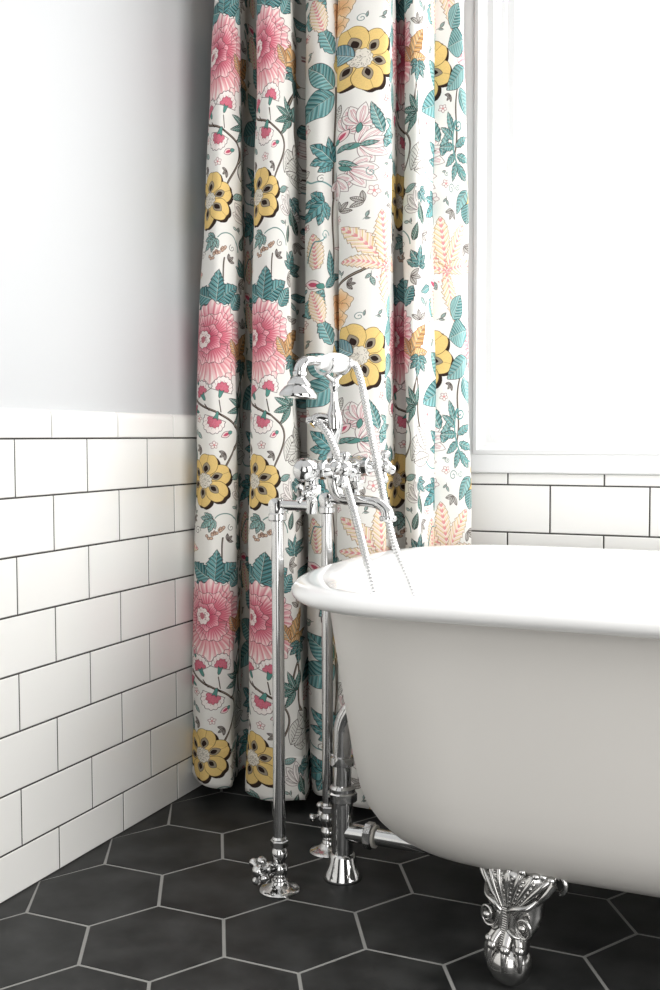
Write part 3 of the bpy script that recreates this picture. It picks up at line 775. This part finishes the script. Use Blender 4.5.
b_.build('hose_elbow', ch, tap, 45)

# ------------------------------------------------------------------ hand shower in its cradle, with hose
hs = thing('hand_shower', 'chrome telephone-style hand shower lying in the cradle on top of the mixer', 'hand shower', tuple(CR))
tail = CR - HA * .050
b_ = MB()
b_.lathe([(.0001, -.052), (.0075, -.052), (.0085, -.046), (.0085, -.040), (.011, -.037), (.0150, -.030), (.0178, -.015), (.0185, 0), (.0172, .016), (.0135, .029), (.0105, .033), (.0105, .037), (.0125, .040), (.0125, .047), (.0095, .051), (.0001, .052)], CR, HA, 32)
b_.build('grip', M['porcelain'], hs, 45)
neck = smooth_path([CR + HA * .046, CR + HA * .062 + Vector((-.001, 0, .003)), CR + HA * .082 + Vector((-.004, 0, .001)), CR + HA * .092 + Vector((-.006, 0, -.009)), CR + HA * .094 + Vector((-.006, 0, -.019))], 8)
b_ = MB(); n = len(neck); b_.tube(neck, [.0078 + .0030 * i / n for i in range(n)], 20)
b_.build('neck', ch, hs, 60)
hb = neck[-1]
b_ = MB()
b_.lathe([(.0100, .004), (.0125, .002), (.0125, -.003), (.0105, -.006), (.0150, -.011), (.0200, -.017), (.0210, -.020), (.0200, -.022), (.0255, -.026), (.0315, -.034), (.0330, -.037), (.0330, -.041), (.0315, -.043), (.0290, -.043), (.0001, -.0425)], hb, Vector((.06, .05, 1)), 40)
head = b_.build('shower_head', ch, hs, 30)
# ribbed hose: from the handset tail down into the tub, and back up over the rim to the riser
RIMX = .60
p0 = tail - HA * .004
path = smooth_path([p0, p0 - HA * .012 + Vector((.004, 0, -.008)), p0 - HA * .012 + Vector((.016, 0, -.046)), (.537, -.453, .81), (.557, -.462, .735), (.586, -.468, .62), (.628, -.47, .52), (.66, -.47, .41), (.72, -.47, .28), (.80, -.47, .185), (.90, -.52, .166), (.92, -.60, .165), (.84, -.66, .170), (.74, -.655, .26), (.665, -.625, .40), (.608, -.606, .53), (.583, -.592, .60), (.553, -.565, .665), (.524, -.541, .725), (.506, -.532, .770), (.484, -.531, .815), (.463, -.529, .838), HE + Vector((-.012, -.010, -.002)), HE + Vector((-.010, -.008, -.010))], 14)
# resample evenly, ribs as alternating radii
seglen = [0]
for a, c in zip(path, path[1:]): seglen.append(seglen[-1] + (c - a).length)
tot = seglen[-1]; step = .0020; res = []; j = 0
for i in range(int(tot / step)):
    d = i * step
    while seglen[j + 1] < d: j += 1
    t = (d - seglen[j]) / max(1e-9, seglen[j + 1] - seglen[j]); res.append(path[j].lerp(path[j + 1], t))
b_ = MB(); b_.tube(res, [.0073 if i % 3 else .0058 for i in range(len(res))], 12)
hose = b_.build('hose', M['hosechrome'], hs, 80)

# ------------------------------------------------------------------ waste and overflow pipe
DX, DY = .5035, -.515
dr = thing('waste_pipe', 'chrome drain and overflow pipe standing at the end of the tub', 'drain pipe', (DX, DY, 0))
b_ = MB(); b_.lathe([(.0195, .012), (.0195, .172)], (DX, DY, 0), (0, 0, 1), 36); b_.build('lower_pipe', ch, dr)
b_ = MB(); b_.lathe([(.0001, 0), (.0355, 0), (.0365, .003), (.0358, .006), (.0345, .010), (.0325, .015), (.0302, .021), (.0280, .028), (.0260, .035), (.0242, .042), (.0225, .047), (.0195, .049), (.0001, .049)], (DX, DY, 0), (0, 0, 1), 48); b_.build('floor_flange', ch, dr, 40)
up_ = smooth_path([(DX, DY, .165), (DX, DY, .262), (DX + .001, DY, .282), (DX + .008, DY, .303), (DX + .022, DY, .322), (DX + .045, DY, .338), (DX + .090, DY, .352)], 8)
b_ = MB(); b_.tube(up_, .0165, 32); b_.build('overflow_pipe', ch, dr)
b_ = MB(); b_.prism(8, .0275, (DX, DY, .144), (0, 0, 1), .020, .2); b_.lathe([(.0235, .162), (.0235, .170), (.0195, .175)], (DX, DY, 0), (0, 0, 1), 32); b_.build('slip_nut', ch, dr, 25)
b_ = MB(); b_.lathe([(.0165, .211), (.0225, .213), (.0232, .220), (.0225, .228), (.0165, .230)], (DX, DY, 0), (0, 0, 1), 32); b_.build('collar', ch, dr, 30)
b_ = MB(); b_.lathe([(.0001, 0), (.0165, 0), (.0165, .038), (.0001, .038)], (DX + .008, DY, .088), (1, 0, 0), 32); b_.build('tee', ch, dr)
b_ = MB(); b_.prism(8, .0245, (DX + .046, DY, .088), (1, 0, 0), .016, .3); b_.build('union_nut', ch, dr, 25)
b_ = MB(); b_.lathe([(.0001, .061), (.0205, .061), (.0205, .067), (.0001, .067)], (DX, DY, .088), (1, 0, 0), 32); b_.build('sealing_washer', M['rubber'], dr, 30)
tb_ = smooth_path([(DX + .066, DY, .088), (DX + .25, DY, .086), (DX + .32, DY, .086), (DX + .36, DY, .092), (DX + .372, DY, .121)], 8)
b_ = MB(); b_.tube(tb_, .0155, 28); b_.build('waste_branch', ch, dr)

# ------------------------------------------------------------------ curtain
pr = fabric_print(); H_, W2 = pr.shape[:2]
im = bpy.data.images.new('floral_print', W2, H_)
im.pixels.foreach_set(np.concatenate([pr, np.ones((H_, W2, 1), np.float32)], 2).astype(np.float32).ravel()); im.update(); im.pack()
m = bpy.data.materials.new('floral_cotton'); m.use_nodes = True; M['cloth'] = m; nt = m.node_tree
b = nt.nodes['Principled BSDF']; b.inputs['Roughness'].default_value = .85; b.inputs['Specular IOR Level'].default_value = .15
uvn = nt.nodes.new('ShaderNodeUVMap'); tx = nt.nodes.new('ShaderNodeTexImage'); tx.image = im; tx.extension = 'REPEAT'
nt.links.new(uvn.outputs['UV'], tx.inputs['Vector']); nt.links.new(tx.outputs['Color'], b.inputs['Base Color'])
wv = nt.nodes.new('ShaderNodeTexNoise'); wv.inputs['Scale'].default_value = 500; tcn = nt.nodes.new('ShaderNodeTexCoord'); nt.links.new(tcn.outputs['Object'], wv.inputs['Vector'])
bp = nt.nodes.new('ShaderNodeBump'); bp.inputs['Strength'].default_value = .12; bp.inputs['Distance'].default_value = .0006
nt.links.new(wv.outputs['Fac'], bp.inputs['Height']); nt.links.new(bp.outputs['Normal'], b.inputs['Normal'])
tr = nt.nodes.new('ShaderNodeBsdfTranslucent'); nt.links.new(tx.outputs['Color'], tr.inputs['Color'])
mx = nt.nodes.new('ShaderNodeMixShader'); mx.inputs['Fac'].default_value = .08
nt.links.new(b.outputs['BSDF'], mx.inputs[1]); nt.links.new(tr.outputs['BSDF'], mx.inputs[2])
nt.links.new(mx.outputs['Shader'], nt.nodes['Material Output'].inputs['Surface'])

# plan of the pleats: (x at the top, x halfway, x at the hem, y, cloth coordinate u in metres, y shift at hem)
PLEATS = [(0.0619, -0.0098, -0.0364, -0.1, -0.08, 0, -0.09), (0.0988, 0.0247, 0.0064, -0.205, 0.025, -0.02, -0.008), (0.1445, 0.0963, 0.0776, -0.25, 0.07, -0.02, 0.046), (0.1454, 0.123, 0.1084, -0.215, 0.115, -0.02, 0.095), (0.1346, 0.1149, 0.1006, -0.185, 0.125, -0.02, 0.108), (0.1137, 0.0942, 0.0763, -0.13, 0.15, -0.015, 0.14), (0.0919, 0.0721, 0.0565, -0.06, 0.19, -0.015, 0.19), (0.1112, 0.0973, 0.0789, -0.02, 0.27, 0, 0.27), (0.1541, 0.1335, 0.1183, -0.13, 0.37, -0.01, 0.37), (0.1948, 0.1683, 0.1565, -0.215, 0.462, -0.02, 0.466), (0.2366, 0.2279, 0.2459, -0.25, 0.502, -0.02, 0.52), (0.2562, 0.2591, 0.2958, -0.225, 0.548, -0.02, 0.585), (0.2493, 0.2496, 0.2864, -0.195, 0.556, -0.02, 0.597), (0.2303, 0.2292, 0.261, -0.13, 0.575, -0.01, 0.61), (0.2142, 0.2133, 0.2438, -0.06, 0.6, -0.01, 0.62), (0.2331, 0.2315, 0.2439, -0.025, 0.6, 0, 0.62), (0.2795, 0.2723, 0.2847, -0.165, 0.608, -0.01, 0.62), (0.3266, 0.3252, 0.332, -0.195, 0.645, -0.015, 0.648), (0.3474, 0.3468, 0.3492, -0.175, 0.685, -0.015, 0.685), (0.346, 0.3448, 0.3458, -0.15, 0.692, -0.01, 0.692), (0.3572, 0.3575, 0.3617, -0.185, 0.7, -0.02, 0.7), (0.4283, 0.4236, 0.4261, -0.21, 0.745, -0.03, 0.745), (0.4794, 0.4685, 0.457, -0.185, 0.8, -0.03, 0.8), (0.4753, 0.4643, 0.4526, -0.165, 0.85, -0.03, 0.85), (0.461, 0.4524, 0.4428, -0.11, 0.885, -0.02, 0.885), (0.4509, 0.4451, 0.4403, -0.05, 0.925, -0.01, 0.925), (0.4648, 0.4691, 0.4709, -0.025, 0.95, 0, 0.95), (0.4795, 0.4857, 0.4897, -0.125, 0.975, 0, 0.975), (0.5131, 0.5173, 0.5191, -0.15, 1.005, 0, 1.005), (0.5261, 0.5295, 0.5327, -0.13, 1.04, 0, 1.04), (0.5264, 0.5317, 0.5366, -0.08, 1.1, 0, 1.1), (0.5104, 0.5152, 0.5198, -0.085, 1.175, 0, 1.175), (0.5581, 0.5667, 0.5748, -0.085, 1.235, 0, 1.235), (0.5804, 0.5972, 0.6139, -0.072, 1.29, 0, 1.29), (0.5876, 0.6047, 0.6239, -0.06, 1.305, 0, 1.305)]
ZT, ZH = 2.16, .030
def cloth_xyu(s_, f):
    """s_: position along the pleat list, f: 0 top .. 1 hem"""
    i = min(int(s_), len(PLEATS) - 2); t = s_ - i
    def P(k):
        a = PLEATS[min(max(k, 0), len(PLEATS) - 1)]
        if f < .55: g_ = f / .55; x = a[0] + (a[1] - a[0]) * g_
        else: g_ = (f - .55) / .45; x = a[1] + (a[2] - a[1]) * g_
        return Vector((x, a[3] + a[5] * f * f, a[4] + (a[6] - a[4]) * f))
    a, b_, c, d = P(i-1), P(i), P(i+1), P(i+2)
    def slope(p, q, r, seg):                               # tangent at q for unevenly spaced pleat points
        d0, d1 = max((q - p).xy.length, 1e-4), max((r - q).xy.length, 1e-4)
        return ((q - p) / d0 * d1 + (r - q) / d1 * d0) / (d0 + d1) * seg
    L = max((c - b_).xy.length, 1e-4)
    m0 = slope(a, b_, c, L) if i > 0 else c - b_
    m1 = slope(b_, c, d, L) if i < len(PLEATS) - 2 else c - b_
    h00, h10, h01, h11 = 2*t**3 - 3*t*t + 1, t**3 - 2*t*t + t, -2*t**3 + 3*t*t, t**3 - t*t
    v = b_ * h00 + m0 * h10 + c * h01 + m1 * h11
    u = b_.z + (c.z - b_.z) * t
    return v.x, v.y, u
def hem_z(s_): return ZH + .006 * math.sin(s_ * 1.9) + .004 * math.sin(s_ * .83 + 1) + .012 * math.exp(-((s_ - 2) / 1.6) ** 2)
def curtain_mesh(name, f0, f1, nrow, off, parent, ncol=11, thick=.0012):
    bm = bmesh.new(); uvl = bm.loops.layers.uv.new('UVMap'); grid = []
    NC = (len(PLEATS) - 1) * ncol
    for r in range(nrow + 1):
        f = f0 + (f1 - f0) * r / nrow; row = []
        for c in range(NC + 1):
            s_ = c / ncol; x, y, u = cloth_xyu(min(s_, len(PLEATS) - 1.0001), f)
            zb = hem_z(s_); z = ZT + (zb - ZT) * f
            x += .0022 * math.sin(z * 9 + s_ * 2.1) + .0012 * math.sin(z * 23 + s_ * 4); y += .003 * math.sin(z * 7 + s_ * 1.3)
            x = max(x, .006)
            v = bm.verts.new((x, y - off, z)); row.append((v, u, z))
        grid.append(row)
    for r in range(nrow):
        for c in range(NC):
            q = (grid[r][c], grid[r+1][c], grid[r+1][c+1], grid[r][c+1])
            fc = bm.faces.new([a[0] for a in q])
            for lp, a in zip(fc.loops, q): lp[uvl].uv = (a[1] / .440, a[2] / .608)
    me = bpy.data.meshes.new(name); o = bpy.data.objects.new(name, me); COL.objects.link(o)
    if parent is not None:
        bmesh.ops.translate(bm, verts=bm.verts, vec=-world_loc(parent)); o.parent = parent
    bm.to_mesh(me); bm.free(); me.materials.append(M['cloth'])
    me.polygons.foreach_set('use_smooth', [True] * len(me.polygons))
    sd = o.modifiers.new('thickness', 'SOLIDIFY'); sd.thickness = thick; sd.offset = 0
    return o
cur = thing('curtain', 'long floral curtain of pink, yellow and teal print hanging in the corner by the window', 'curtain', (.3, -.16, 0))
curtain_mesh('cloth', 0, 1, 150, 0, cur)
curtain_mesh('hem', .957, 1.001, 8, 0, cur, 11, .0034)
